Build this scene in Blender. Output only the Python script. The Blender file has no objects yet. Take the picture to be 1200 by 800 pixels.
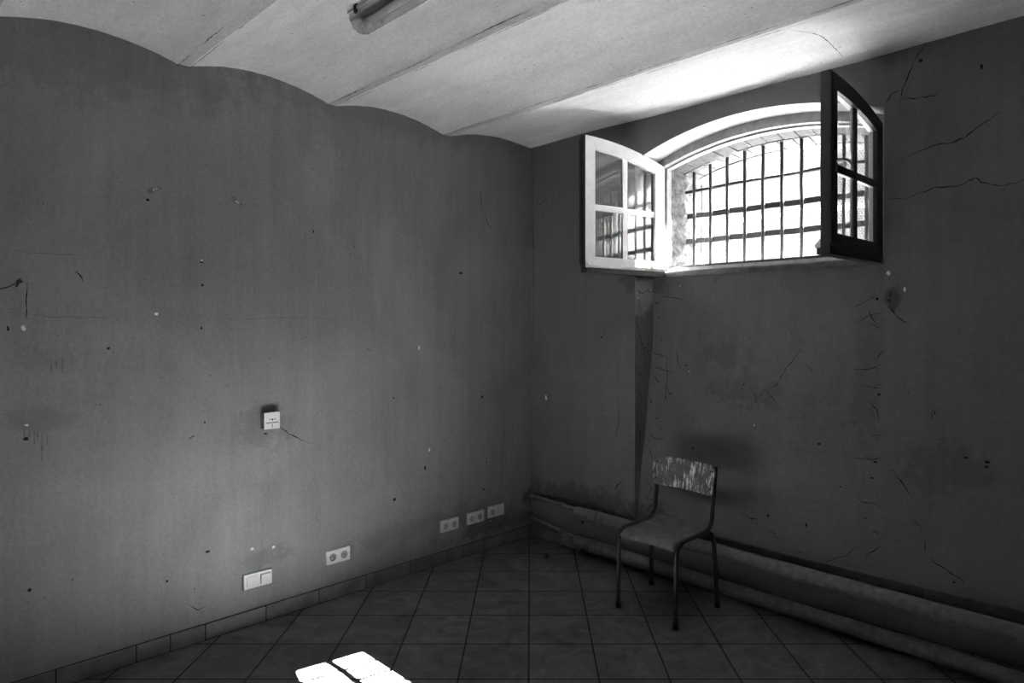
import bpy, bmesh, math, random
from mathutils import Vector, Matrix
random.seed(7)
S = bpy.context.scene
COL = S.collection
PI = math.pi

# ------------------------------------------------------------------ materials
def nodes_of(name):
    m = bpy.data.materials.new(name); m.use_nodes = True
    nt = m.node_tree; nt.nodes.clear()
    out = nt.nodes.new('ShaderNodeOutputMaterial')
    b = nt.nodes.new('ShaderNodeBsdfPrincipled')
    nt.links.new(b.outputs[0], out.inputs[0])
    return m, nt, b, out

def nd(nt, kind, **kw):
    n = nt.nodes.new(kind)
    for k, v in kw.items(): setattr(n, k, v)
    return n

def val(nt, op, a, b=None, clamp=False):
    n = nd(nt, 'ShaderNodeMath', operation=op, use_clamp=clamp)
    for i, v in enumerate((a, b)):
        if v is None: continue
        if isinstance(v, (int, float)): n.inputs[i].default_value = v
        else: nt.links.new(v, n.inputs[i])
    return n.outputs[0]

def noise(nt, vec, scale, detail=5, rough=.55, stretch=None, dist=0):
    if stretch:
        mp = nd(nt, 'ShaderNodeMapping'); mp.inputs['Scale'].default_value = stretch
        nt.links.new(vec, mp.inputs['Vector']); vec = mp.outputs[0]
    n = nd(nt, 'ShaderNodeTexNoise'); n.inputs['Scale'].default_value = scale
    n.inputs['Detail'].default_value = detail; n.inputs['Roughness'].default_value = rough
    n.inputs['Distortion'].default_value = dist
    nt.links.new(vec, n.inputs['Vector']); return n.outputs['Fac']

def remap(nt, v, a, b, c, d, smooth=False):
    n = nd(nt, 'ShaderNodeMapRange')
    if smooth: n.interpolation_type = 'SMOOTHSTEP'
    nt.links.new(v, n.inputs['Value'])
    for k, x in zip(('From Min', 'From Max', 'To Min', 'To Max'), (a, b, c, d)): n.inputs[k].default_value = x
    return n.outputs['Result']

def coords(nt): return nd(nt, 'ShaderNodeTexCoord').outputs['Object']

def bump(nt, b, h, dist, strength=1.0):
    n = nd(nt, 'ShaderNodeBump'); n.inputs['Distance'].default_value = dist; n.inputs['Strength'].default_value = strength
    nt.links.new(h, n.inputs['Height']); nt.links.new(n.outputs[0], b.inputs['Normal'])

def plain(name, g, rough=.6, mottled=0, scale=30, metal=0, bmp=0, spec=.5):
    m, nt, b, out = nodes_of(name)
    b.inputs['Base Color'].default_value = (g, g, g, 1); b.inputs['Roughness'].default_value = rough
    b.inputs['Metallic'].default_value = metal; b.inputs['Specular IOR Level'].default_value = spec
    if mottled or bmp:
        c = coords(nt); f = noise(nt, c, scale, 6, .6)
        nt.links.new(remap(nt, f, .3, .7, g*(1-mottled), g*(1+mottled)), b.inputs['Base Color'])
        if bmp: bump(nt, b, f, bmp)
    return m

def plaster(name, g, stains=(), streak=(14, 14, 1.2), lo=.80, hi=1.16, bmp=.0055, rough=.82, spec=.25):
    m, nt, b, out = nodes_of(name)
    b.inputs['Roughness'].default_value = rough; b.inputs['Specular IOR Level'].default_value = spec
    c = coords(nt)
    f = val(nt, 'MULTIPLY', remap(nt, noise(nt, c, 1.1, 7, .6, dist=.6), .3, .7, lo, hi),
            remap(nt, noise(nt, c, 1.0, 6, .65, stretch=streak), .25, .75, .88, 1.1))
    f = val(nt, 'MULTIPLY', f, remap(nt, noise(nt, c, 55, 4, .7), .3, .7, .88, 1.1))
    sp = noise(nt, c, 38, 2, .5)                                   # small dark pits
    f = val(nt, 'MULTIPLY', f, remap(nt, sp, .235, .275, .45, 1))
    wob = noise(nt, c, 9, 6, .7)
    for (cx, cy, cz), (rx, ry, rz), amt, soft in stains:           # dirt, faded patches and darker areas, all with wobbly outlines
        s1 = nd(nt, 'ShaderNodeVectorMath', operation='SUBTRACT'); nt.links.new(c, s1.inputs[0]); s1.inputs[1].default_value = (cx, cy, cz)
        s2 = nd(nt, 'ShaderNodeVectorMath', operation='DIVIDE'); nt.links.new(s1.outputs[0], s2.inputs[0]); s2.inputs[1].default_value = (rx, ry, rz)
        s3 = nd(nt, 'ShaderNodeVectorMath', operation='LENGTH'); nt.links.new(s2.outputs[0], s3.inputs[0])
        d = val(nt, 'ADD', s3.outputs['Value'], remap(nt, wob, .25, .75, -soft, soft))
        f = val(nt, 'MULTIPLY', f, remap(nt, d, .45, 1.05, amt, 1, True))
    f = val(nt, 'MULTIPLY', f, g)
    nt.links.new(f, b.inputs['Base Color'])
    hgt = val(nt, 'ADD', val(nt, 'MULTIPLY', noise(nt, c, 7, 5, .6), 1.6), val(nt, 'MULTIPLY', noise(nt, c, 70, 5, .65, stretch=(1, 1, .6)), .35))
    bump(nt, b, hgt, bmp)
    return m

M = {}
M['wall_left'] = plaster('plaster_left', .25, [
    ((0, -2.11, 1.06), (.3, .20, .15), .8, .8),
    ((0, -3.12, 1.20), (.3, .17, .06), .86, .9),
    ((0, -3.05, 1.47), (.3, .16, .07), .9, .9),
    ((0, -1.76, 2.50), (.3, .16, .26), 1.18, .4),
    ((0, -2.1, .34), (.3, .16, .06), .8, .8),
    ((0, -3.2, 2.92), (.3, 1.3, .34), .80, .5), ((0, -1.3, 2.96), (.3, 1.2, .16), .82, .5),  # wall top darker in a band below the vaults
    ((0, -.35, .17), (.3, .5, .07), .62, .9),
    ((0, -.9, .29), (.3, .8, .1), .85, .9),
    ((0, 0.02, .30), (.3, .12, .12), .4, .6),  # darker round the corner where the pipes come in
    ((0, -2.75, 1.66), (.3, .55, .07), .93, .9),
    ((0, -1.4, 2.0), (.3, .5, .35), 1.1, .5)], rough=.6, spec=.35)
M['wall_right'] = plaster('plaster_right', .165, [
    ((.55, 0, .38), (.7, .4, .10), .6, .7),  # darker low down next to the corner, just above the pipes
    ((1.70, .15, 1.22), (.26, .4, .13), .80, .9),
    ((1.55, .17, 1.42), (.22, .4, .12), .85, .9),
    ((2.80, 0, .93), (.22, .4, .17), .8, .7),
    ((2.40, .2, 1.30), (.10, .4, .5), .82, .8),
    ((1.0, .1, 1.9), (.15, .4, .10), .7, .8),
    ((2.57, 0, 1.75), (.05, .3, .08), .5, .6)], lo=.84, hi=1.12)
def recess_plaster():
    m = plaster('recess_plaster', .165, lo=.84, hi=1.12); nt = m.node_tree; b = next(n for n in nt.nodes if n.type == 'BSDF_PRINCIPLED')
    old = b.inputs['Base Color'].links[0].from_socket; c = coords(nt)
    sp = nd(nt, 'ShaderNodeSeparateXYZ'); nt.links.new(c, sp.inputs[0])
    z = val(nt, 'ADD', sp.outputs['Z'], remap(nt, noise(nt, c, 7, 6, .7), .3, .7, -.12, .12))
    k = remap(nt, z, 1.62, 1.86, 1, 2.7, True)  # recess colour grows paler with height, along a noisy edge
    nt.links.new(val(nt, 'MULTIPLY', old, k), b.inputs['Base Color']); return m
M['recess'] = recess_plaster()
M['wall_far'] = plaster('plaster_far', .08)
M['ceiling'] = plaster('ceiling_paint', .80, streak=(2, 9, 9), lo=.93, hi=1.05, bmp=.003)
M['flange'] = plaster('flange_plaster', .62, streak=(3, 30, 30), lo=.78, hi=1.14, bmp=.012)
M['crack'] = plain('crack_dark', .02, 1, spec=.1)
M['chip'] = plain('bare_plaster', .8, .9, .2, 40)
M['drip'] = plain('dried_drip', .15, .6, .3, 60)
M['white_paint'] = plain('white_gloss_paint', .78, .38, .06, 25)
M['brown_paint'] = plain('dark_brown_paint', .03, .5, .35, 18, bmp=.001)
M['sill'] = plain('worn_sill_paint', .075, .7, .5, 14, bmp=.002)
M['frame_paint'] = plain('old_frame_paint', .30, .5, .25, 20, bmp=.001)
M['outer_sill'] = plain('sooty_stone_sill', .06, .9, .4, 20, bmp=.003)
M['faint'] = plain('hairline_crack', .12, .9)
M['stone'] = plain('rough_stone', .15, .95, .75, 24, bmp=.012)
M['brick'] = plain('limewashed_brick', .065, .9, .35, 22, bmp=.004)
M['mortar'] = plain('mortar', .14, .95, .2, 30, bmp=.003)
M['iron'] = plain('rusty_iron', .035, .75, .5, 45, bmp=.002, spec=.3)
M['wire'] = plain('galvanised_wire', .45, .5, .1, 40)
M['black'] = plain('black_plastic', .012, .5)
M['rubber'] = plain('rubber_foot', .012, .8)
M['white_plastic'] = plain('white_plastic', .80, .35, .05, 18)
M['aged_plastic'] = plain('aged_plastic', .60, .4, .12, 25)
M['well'] = plain('socket_recess', .34, .4, .1, 30)  # darker than the plates: shade inside the wells put into the colour
M['steel'] = plain('brushed_steel', .5, .3, .1, 40, metal=1)
M['tube_paint'] = plain('chair_tube_paint', .022, .42, .5, 60)
M['seat'] = plain('worn_seat_board', .15, .55, .35, 16, bmp=.001)
M['skirting'] = plain('skirting_tile', .20, .42, .35, 9, bmp=.001)
M['trim'] = plain('dark_trim_board', .06, .8, .5, 14, bmp=.002)
M['grout'] = plain('grout', .012, .95, .4, 30)
M['ground'] = plain('outside_gravel', .03, .95, .2, 20)
M['tray'] = plain('lamp_tray', .16, .45, .1, 20)
M['fluo'] = plain('lamp_tube_glass', .75, .2)
M['leaf'] = plain('dry_leaf', .03, .8)
M['paper'] = plain('torn_paper', .42, .8, .5, 30)

M['pipe'] = plain('old_pipe_paint', .155, .6, .35, 30, bmp=.0012)

def glass(name, dirt=.10, g=.75, coat=1.45, tr=.92, stretch=(1, 1, .35)):
    m, nt, b, out = nodes_of(name); nt.nodes.remove(b)
    t = nd(nt, 'ShaderNodeBsdfTransparent'); t.inputs[0].default_value = (tr, tr, tr, 1)
    gl = nd(nt, 'ShaderNodeBsdfGlossy'); gl.inputs['Roughness'].default_value = .015
    fr = nd(nt, 'ShaderNodeFresnel'); 
    geo = nd(nt, 'ShaderNodeNewGeometry'); nt.links.new(remap(nt, geo.outputs['Backfacing'], 0, 1, coat, 1/coat), fr.inputs['IOR'])
    mx = nd(nt, 'ShaderNodeMixShader'); nt.links.new(fr.outputs[0], mx.inputs[0]); nt.links.new(t.outputs[0], mx.inputs[1]); nt.links.new(gl.outputs[0], mx.inputs[2])
    df = nd(nt, 'ShaderNodeBsdfDiffuse'); df.inputs[0].default_value = (g, g, g, 1)
    tl = nd(nt, 'ShaderNodeBsdfTranslucent'); tl.inputs[0].default_value = (g, g, g, 1)
    md = nd(nt, 'ShaderNodeMixShader'); md.inputs[0].default_value = .5
    nt.links.new(df.outputs[0], md.inputs[1]); nt.links.new(tl.outputs[0], md.inputs[2])
    m2 = nd(nt, 'ShaderNodeMixShader')
    c = coords(nt); d = remap(nt, noise(nt, c, 9, 7, .7, stretch=stretch), .3, .75, dirt*.35, dirt*1.8)
    nt.links.new(d, m2.inputs[0]); nt.links.new(mx.outputs[0], m2.inputs[1]); nt.links.new(md.outputs[0], m2.inputs[2])
    nt.links.new(m2.outputs[0], out.inputs[0])
    return m
M['glass'] = glass('dusty_pane', .06, coat=1.95)
M['diffuser'] = glass('clear_ribbed_cover', .28, .6, 1.5, .86, (.06, 4, 4))

def backboard():
    m, nt, b, out = nodes_of('flaking_board')
    b.inputs['Roughness'].default_value = .55
    c = coords(nt)
    f = noise(nt, c, 1.0, 8, .72, stretch=(85, 10, 10))
    f2 = noise(nt, c, 13, 4, .6)
    k = remap(nt, val(nt, 'ADD', f, remap(nt, f2, .3, .7, -.09, .07)), .52, .575, 0, 1, True)
    base = remap(nt, noise(nt, c, 20, 5, .6), .3, .7, .07, .17)
    mx = nd(nt, 'ShaderNodeMix'); mx.data_type = 'FLOAT'
    nt.links.new(k, mx.inputs[0]); nt.links.new(base, mx.inputs[2]); mx.inputs[3].default_value = .85
    nt.links.new(mx.outputs[0], b.inputs['Base Color']); bump(nt, b, k, -.0015)
    return m
M['backboard'] = backboard()

def floor_mat():
    m, nt, b, out = nodes_of('floor_tiles')
    c = coords(nt)
    mp = nd(nt, 'ShaderNodeMapping'); mp.inputs['Location'].default_value = (.01 + 10*.321, -.003 + 10*.341, 0)
    nt.links.new(c, mp.inputs['Vector'])
    br = nd(nt, 'ShaderNodeTexBrick'); br.offset = 0; br.squash = 1
    nt.links.new(mp.outputs[0], br.inputs['Vector'])
    br.inputs['Color1'].default_value = (.145, .145, .145, 1); br.inputs['Color2'].default_value = (.175, .175, .175, 1)
    br.inputs['Mortar'].default_value = (.004, .004, .004, 1); br.inputs['Scale'].default_value = 1
    br.inputs['Mortar Size'].default_value = .0048; br.inputs['Mortar Smooth'].default_value = .15
    br.inputs['Brick Width'].default_value = .321; br.inputs['Row Height'].default_value = .341
    n1 = remap(nt, noise(nt, c, 5, 8, .68, dist=1.5), .3, .7, .50, 1.42)
    n2 = remap(nt, noise(nt, c, 2.2, 6, .7), .55, .75, 1, .55)      # dirt patches
    mul = nd(nt, 'ShaderNodeMix'); mul.data_type = 'RGBA'; mul.blend_type = 'MULTIPLY'; mul.inputs[0].default_value = 1
    nt.links.new(br.outputs['Color'], mul.inputs[6]); nt.links.new(val(nt, 'MULTIPLY', n1, n2), mul.inputs[7])
    nt.links.new(mul.outputs[2], b.inputs['Base Color'])
    nt.links.new(remap(nt, noise(nt, c, 8, 6, .7), .3, .7, .38, .62), b.inputs['Roughness'])
    b.inputs['Specular IOR Level'].default_value = .28
    h = val(nt, 'ADD', val(nt, 'MULTIPLY', br.outputs['Fac'], -1.0), val(nt, 'MULTIPLY', noise(nt, c, 14, 6, .6), .35))
    bump(nt, b, h, .003)
    return m
M['floor'] = floor_mat()

# ------------------------------------------------------------------ mesh helpers
class MB:
    def __init__(s): s.bm = bmesh.new(); s.mi = 0
    def v(s, *p): return s.bm.verts.new(p if len(p) == 3 else p[0])
    def face(s, pts, smooth=False):
        vs = [p if isinstance(p, bmesh.types.BMVert) else s.bm.verts.new(p) for p in pts]
        f = s.bm.faces.new(vs); f.material_index = s.mi; f.smooth = smooth; return f
    def box(s, lo, hi, bev=0, seg=2, xf=None):
        x0, y0, z0 = lo; x1, y1, z1 = hi
        P = [(x0,y0,z0),(x1,y0,z0),(x1,y1,z0),(x0,y1,z0),(x0,y0,z1),(x1,y0,z1),(x1,y1,z1),(x0,y1,z1)]
        vs = [s.v(p) for p in P]
        fs = [s.face([vs[i] for i in q]) for q in ((3,2,1,0),(4,5,6,7),(0,1,5,4),(1,2,6,5),(2,3,7,6),(3,0,4,7))]
        if bev:
            es = list({e for f in fs for e in f.edges})
            r = bmesh.ops.bevel(s.bm, geom=es, offset=bev, segments=seg, affect='EDGES', profile=.5)
            for f in r['faces']: f.material_index = s.mi
            vs = list({v for f in r['faces'] for v in f.verts} | {v for v in vs if v.is_valid})
        if xf is not None:
            for v in vs: v.co = xf @ v.co
        return s
    def prism(s, poly, a, b, fn):                                   # poly 2D outline swept from a to b; fn(p, q, w) -> point
        A = [s.v(fn(p[0], p[1], a)) for p in poly]; B = [s.v(fn(p[0], p[1], b)) for p in poly]
        n = len(poly)
        s.face(A[::-1]); s.face(B)
        for i in range(n): s.face([A[i], A[(i+1) % n], B[(i+1) % n], B[i]])
        return s
    def tube(s, pts, r, seg=12, cap=True):
        pts = [Vector(p) for p in pts]; n = len(pts)
        rs = r if isinstance(r, (list, tuple)) else [r]*n
        rings = []; t0 = (pts[1]-pts[0]).normalized()
        up = Vector((0,0,1)) if abs(t0.z) < .9 else Vector((1,0,0))
        nrm = (up - t0*up.dot(t0)).normalized()
        for i in range(n):
            t = (pts[min(i+1,n-1)] - pts[max(i-1,0)]).normalized()
            nrm = (nrm - t*nrm.dot(t)).normalized(); bi = t.cross(nrm)
            rings.append([s.v(pts[i] + (nrm*math.cos(2*PI*k/seg) + bi*math.sin(2*PI*k/seg))*rs[i]) for k in range(seg)])
        for a, b in zip(rings, rings[1:]):
            for k in range(seg): s.face([a[k], a[(k+1) % seg], b[(k+1) % seg], b[k]], True)
        if cap:
            for q in (s.face(rings[0][::-1]), s.face(rings[-1])):
                for e in q.edges: e.smooth = False
        return s
    def done(s, name, mats, parent=None, loc=None, rotz=None, normals=True):
        if normals: bmesh.ops.recalc_face_normals(s.bm, faces=s.bm.faces[:])
        me = bpy.data.meshes.new(name); s.bm.to_mesh(me); s.bm.free()
        for m in (mats if isinstance(mats, (list, tuple)) else [mats]): me.materials.append(M[m])
        o = bpy.data.objects.new(name, me); COL.objects.link(o)
        if parent is not None: o.parent = parent
        if loc: o.location = loc
        if rotz: o.rotation_euler = (0, 0, rotz)
        return o

def empty(name, loc=(0,0,0), rotz=0, parent=None):
    o = bpy.data.objects.new(name, None); COL.objects.link(o); o.location = loc; o.rotation_euler = (0, 0, rotz)
    o.empty_display_size = .05
    if parent is not None: o.parent = parent
    return o
def tag(o, label=None, cat=None, group=None, kind=None):
    for k, v in (('label', label), ('category', cat), ('group', group), ('kind', kind)):
        if v: o[k] = v
    return o
def structure(o, label=None): return tag(o, label, None, None, 'structure')

def smooth_path(pts, k=6):                                          # Catmull-Rom through the points
    P = [Vector(p) for p in pts]; P = [P[0]*2-P[1]] + P + [P[-1]*2-P[-2]]; out = []
    for i in range(1, len(P)-2):
        a, b, c, d = P[i-1:i+3]
        for j in range(k):
            t = j/k
            out.append(.5*((2*b) + (c-a)*t + (2*a-5*b+4*c-d)*t*t + (3*b-a-3*c+d)*t**3))
    out.append(P[-2]); return out
def bend(pts, r, k=7):                                              # polyline with rounded corners
    P = [Vector(p) for p in pts]; out = [P[0]]
    for a, b, c in zip(P, P[1:], P[2:]):
        d1 = min(r, (a-b).length*.49); d2 = min(r, (c-b).length*.49)
        p, q = b + (a-b).normalized()*d1, b + (c-b).normalized()*d2
        for j in range(k+1):
            t = j/k; out.append(p*(1-t)**2 + b*2*t*(1-t) + q*t*t)
    out.append(P[-1]); return out

# ------------------------------------------------------------------ room dimensions
RX, RY, RZ = 5.6, 5.6, 3.25
LROT = .022                                                         # the left wall runs slightly out of square
CX, HW, NZ, NR = 1.757, .7725, 2.715, .15                           # the arched window niche
SILL0, SILL1 = 1.940, 1.982

def arch(s, hw, zs, rise, cx=CX):
    R = (hw*hw + rise*rise)/(2*rise)
    return zs + rise - R + math.sqrt(max(R*R - (s-cx)**2, 0))

ZP = [(.3,.03),(.36,.033),(.69,.076),(.87,.115),(1.18,.155),(1.49,.205),(1.8,.215),(2.2,.22)]
def niche_depth(z):
    for (a, b), (c, e) in zip(ZP, ZP[1:]):
        if z <= c: return b + (e-b)*max(0, z-a)/(c-a)
    return .22

# wear that sits in the plaster: cracks, pits and bare chips, in (along wall, height)
def ribbons(mb, lines, put, w, mi, jit=.006):
    rnd = random.Random(len(lines))
    for ln in lines:
        pts = []
        for (a, b), (c, d) in zip(ln, ln[1:]):
            n = max(2, int(math.hypot(c-a, d-b)/.018))
            for j in range(n): pts.append((a+(c-a)*j/n + rnd.uniform(-jit, jit)*.6, b+(d-b)*j/n + rnd.uniform(-jit, jit)*.6))
        pts.append(ln[-1]); k = len(pts); L = []; R = []
        for i, (a, b) in enumerate(pts):
            p, q = pts[max(i-1,0)], pts[min(i+1,k-1)]; dx, dy = q[0]-p[0], q[1]-p[1]; l = math.hypot(dx, dy) or 1
            ww = w*(.25 + .75*math.sin(PI*min(1, (i+.4)/k*1.0)))*rnd.uniform(.35, 1.25)
            L.append(put(a-dy/l*ww, b+dx/l*ww)); R.append(put(a+dy/l*ww, b-dx/l*ww))
        mb.mi = mi
        for i in range(k-1): mb.face([L[i], L[i+1], R[i+1], R[i]])
def blobs(mb, pts, put, r, mi, seed=1, tall=1.0):
    rnd = random.Random(seed); mb.mi = mi
    for a, b in pts:
        rr = r*rnd.uniform(.6, 1.3); n = 9; e = rnd.uniform(.6, 1.4)
        mb.face([put(a + rr*e*rnd.uniform(.6, 1.2)*math.cos(2*PI*k/n), b + rr*tall/e*rnd.uniform(.6, 1.2)*math.sin(2*PI*k/n)) for k in range(n)])

CRACK_L = [[(0.521,2.601),(0.521,2.528),(0.505,2.445)],[(0.488,2.422),(0.455,2.365),(0.404,2.302)],[(2.03,1.066),(1.965,1.007),(1.904,0.971),(1.842,0.944)],[(0.292,0.836),(0.275,0.815),(0.292,0.785)],[(3.157,1.799),(3.157,1.726),(3.16,1.63)],[(2.979,1.855),(2.959,1.84),(2.949,1.806)],[(1.457,1.474),(1.433,1.452)],[(2.494,1.037),(2.465,1.055)],[(2.498,0.208),(2.449,0.167),(2.416,0.174)]]
FAINT_L = [[(3.248,1.669),(3.069,1.649),(2.802,1.648)],[(1.315,1.03),(1.308,0.814),(1.321,0.627)],[(0.353,1.249),(0.344,0.873),(0.353,0.498)],[(0.545,1.503),(0.496,1.674),(0.203,1.53)],[(3.248,1.939),(3.13,1.927),(2.872,1.932)],[(2.437,1.639),(2.005,1.657),(1.517,1.652)],[(1.799,2.015),(1.772,1.818),(1.756,1.66)]]
HOLE_L = [(1.815,2.156),(2.432,1.936),(2.428,1.818),(2.847,1.505),(2.416,1.115),(2.432,1.6),(1.263,1.155),(1.257,.508),(1.014,.673),(.505,1.104),(.463,.633),(.488,.44),(3.148,.463),(2.403,.451),(2.597,.351),(3.16,1.12),(3.222,1.596),(3.184,1.798),(2.097,1.022),(2.681,2.219),(.704,1.98)]
CHIP_L = [(2.644,1.667),(1.063,1.471),(.979,.787),(2.173,.41),(2.054,.391),(3.169,1.6),(.421,.199),(.344,.196),(2.432,1.944),(3.157,1.179)]
DRIP_L = [[(3.166,1.169),(3.166,1.128)],[(3.148,1.159),(3.148,1.111)],[(3.13,1.154),(3.13,1.094)],[(3.103,1.143),(3.103,1.012)],[(3.084,1.134),(3.084,1.081)],[(3.118,1.149),(3.118,1.111)],[(3.069,1.464),(3.069,1.404)],[(3.05,1.463),(3.05,1.418)],[(3.027,1.474),(3.027,1.394)]]
CRACK_W = [[(2.725,2.996),(2.695,2.959),(2.669,2.917),(2.646,2.86),(2.623,2.811),(2.611,2.772),(2.6,2.694)],[(2.596,2.784),(2.568,2.774),(2.537,2.734)],[(2.608,2.739),(2.661,2.73),(2.717,2.721),(2.772,2.72)],[(2.545,2.25),(2.584,2.249),(2.631,2.238),(2.691,2.259),(2.758,2.279),(2.815,2.27),(2.864,2.271),(2.895,2.286),(2.922,2.298),(2.949,2.274),(2.979,2.258),(3.018,2.248),(3.079,2.247),(3.107,2.258)],[(2.615,2.444),(2.68,2.462),(2.758,2.48),(2.815,2.478),(2.878,2.489),(2.963,2.551),(3.035,2.582)],[(2.564,.888),(2.608,.835),(2.657,.763)],[(2.553,1.712),(2.584,1.664),(2.631,1.625)],[(.092,2.536),(.128,2.551),(.173,2.571)],[(.812,.493),(.841,.527),(.877,.562)],[(2.661,.651),(2.706,.627)],[(2.717,.571),(2.714,.516)],[(2.736,.48),(2.808,.444),(2.878,.406)],[(.841,1.099),(.855,.983),(.826,.864)],[(.028,2.938),(.019,2.48),(.037,1.954),(.028,1.495)],[(2.743,1.163),(2.75,1.204),(2.758,1.18)]]
HOLE_W = [(2.695,2.905),(2.969,.984),(2.966,.96),(2.557,1.767),(2.553,1.738),(2.885,.992),(.164,2.527),(.699,1.534),(2.836,.395),(2.946,2.807),(.438,1.841),(2.812,3.027)]
CHIP_W = [(2.623,1.791),(.164,1.072),(2.549,1.875)]
CRACK_N = [[(2.052,1.541),(2.015,1.471),(1.978,1.421),(1.913,1.318),(1.886,1.262),(1.83,1.233),(1.765,1.168)],[(1.751,1.213),(1.771,1.159),(1.79,1.12)],[(1.826,1.223),(1.866,1.186),(1.905,1.149)],[(2.305,1.713),(2.341,1.726),(2.38,1.749),(2.436,1.775)],[(2.337,1.633),(2.381,1.665),(2.454,1.682)],[(2.368,1.291),(2.412,1.28),(2.458,1.278)],[(2.323,1.376),(2.376,1.374),(2.423,1.385),(2.456,1.409)],[(2.223,.334),(2.281,.366),(2.336,.396),(2.365,.429),(2.394,.453)],[(1.719,.501),(1.786,.479),(1.823,.481),(1.83,.449)],[(1.894,.428),(1.924,.439),(1.942,.405),(1.967,.396)],[(2.343,.897),(2.424,.904),(2.478,.92)],[(2.369,.711),(2.397,.681),(2.455,.687),(2.489,.672)],[(1.055,1.816),(1.123,1.808),(1.217,1.788)],[(1.04,1.536),(1.076,1.484)],[(1.112,1.404),(1.128,1.251),(1.128,1.11)],[(1.182,1.44),(1.202,1.367),(1.234,1.318)],[(.97,1.435),(1.063,1.414),(1.112,1.404)],[(.973,1.342),(1.073,1.322),(1.177,1.299)],[(1.016,1.274),(1.062,1.23)],[(1.134,1.2),(1.15,1.168),(1.178,1.158)],[(1.005,.882),(1.084,.857),(1.149,.87)],[(1.028,.594),(1.082,.535),(1.042,.451)],[(1.035,.372),(1.079,.413),(1.116,.453)],[(1.007,.815),(1.078,.712),(1.125,.653)],[(1.041,.456),(1.128,.471),(1.183,.443)],[(2.05,1.389),(2.092,1.347)],[(2.385,1.702),(2.399,1.655),(2.429,1.618)],[(2.395,1.628),(2.438,1.6)],[(2.411,1.207),(2.447,1.165),(2.463,1.1)],[(2.343,1.088),(2.331,1.064)],[(2.439,1.504),(2.457,1.472),(2.433,1.435)],[(2.436,1.035),(2.478,1.035)],[(2.453,.552),(2.487,.538)],[(2.097,.35),(2.082,.356)],[(2.429,.418),(2.497,.476)]]
HOLE_N = [(1.133,1.675),(1.03,1.67),(1.014,1.77),(1.263,1.353),(1.126,1.138),(2.421,.603),(1.071,.991),(1.013,1.101),(1.681,1.255),(2.153,.952),(2.428,1.756),(2.452,1.246),(2.438,.81),(2.283,.741),(2.112,.506),(1.889,.513),(1.361,.83),(2.013,1.53),(2.45,.894)]
CHIP_N = [(1.196,1.88),(1.292,1.315),(1.941,1.56),(1.764,1.016)]

# ------------------------------------------------------------------ floor, ceiling, walls
mb = MB()
q = math.sqrt(.5)
def to_floor(x, y): dx, dy = x-3.677, y+3.677; return ((dx+dy)*q, (-dx+dy)*q)
cs = [to_floor(*p) for p in ((-.02, -RY-.05), (RX+.05, -RY-.05), (RX+.05, .02), (-.02, .02))]
mb.prism(cs, -.12, 0, lambda a, b, w: (a, b, w))
fl = mb.done('floor', 'floor', None, (3.677, -3.677, 0), PI/4)      # tiles lie diagonal to the walls
structure(fl, 'worn square floor tiles with dark grout laid diagonally to the walls')

# jack-arch ceiling: shallow vaults between flat plastered flanges
VAL = [.833, 1.69, 2.52, 3.285, 4.2, 5.04]; FW = .055; ZV = 2.914
prof = []
for i in range(11):
    t = -.3 + (.833-FW/2+.3)*i/10
    prof.append((t, None))
def first(t):
    k = [(-.3, 2.975), (0, 2.984), (.2, 2.992), (.38, 2.990), (.55, 2.972), (.69, 2.944), (.8055, ZV)]
    for (a, b), (c, d) in zip(k, k[1:]):
        if t <= c: return b + (d-b)*(t-a)/(c-a)
    return ZV
P = [(-.3 + (1.1055)*i/22) for i in range(23)]
prof = [(t, first(t), 0) for t in P]
for i, v in enumerate(VAL):
    prof.append((v+FW/2, ZV, 1))
    nx = (VAL[i+1] if i+1 < len(VAL) else v+.84) - FW/2; a = v+FW/2
    for j in range(1, 19):
        u = j/18; prof.append((a+(nx-a)*u, ZV + .062*(1-(2*u-1)**2), 0))
xs = [-.15 + (RX+.3)*i/46 for i in range(47)]
mb = MB(); rnd = random.Random(3); grid = []
for k, (t, z, fl_) in enumerate(prof):
    row = []
    for x in xs:
        w = .004*math.sin(x*2.1+k*.15) + .003*math.sin(x*5.3-k*.31) + .0012*rnd.uniform(-1, 1)
        row.append(mb.v(x, -t + .0035*math.sin(x*3.3+k), z + w))
    grid.append(row)
for k in range(len(prof)-1):
    fl_ = prof[k+1][2] == 1
    mb.mi = 1 if fl_ else 0
    for i in range(len(xs)-1): mb.face([grid[k][i], grid[k+1][i], grid[k+1][i+1], grid[k][i+1]], not fl_)
mb.bm.edges.ensure_lookup_table()
for e in mb.bm.edges:
    if len(e.link_faces) == 2 and e.link_faces[0].material_index != e.link_faces[1].material_index: e.smooth = False
def ceil_z(t):
    for (a, za, _), (b, zb, _) in zip(prof, prof[1:]):
        if a <= t <= b: return za + (zb-za)*(t-a)/(b-a)
    return ZV
lines = []
for v in VAL[:3]:
    for e in (-FW/2, FW/2):
        x = .02
        while x < 3.2:
            l = random.uniform(.1, .55); lines.append([(x, v+e), (x+l*.5, v+e+random.uniform(-.004, .004)), (x+l, v+e)]); x += l + random.uniform(.02, .35)
lines += [[(2.367,.72),(2.398,.48),(2.371,.117)], [(2.2,.74),(2.28,.70),(2.34,.72)]]
ribbons(mb, lines, lambda a, b: (a, -b, ceil_z(b)-.0065), .0022, 2, .004)
ce = mb.done('ceiling', ['ceiling', 'flange', 'crack'], normals=False)
structure(ce, 'pale vaulted ceiling of shallow brick arches between flat plaster strips')

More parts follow.
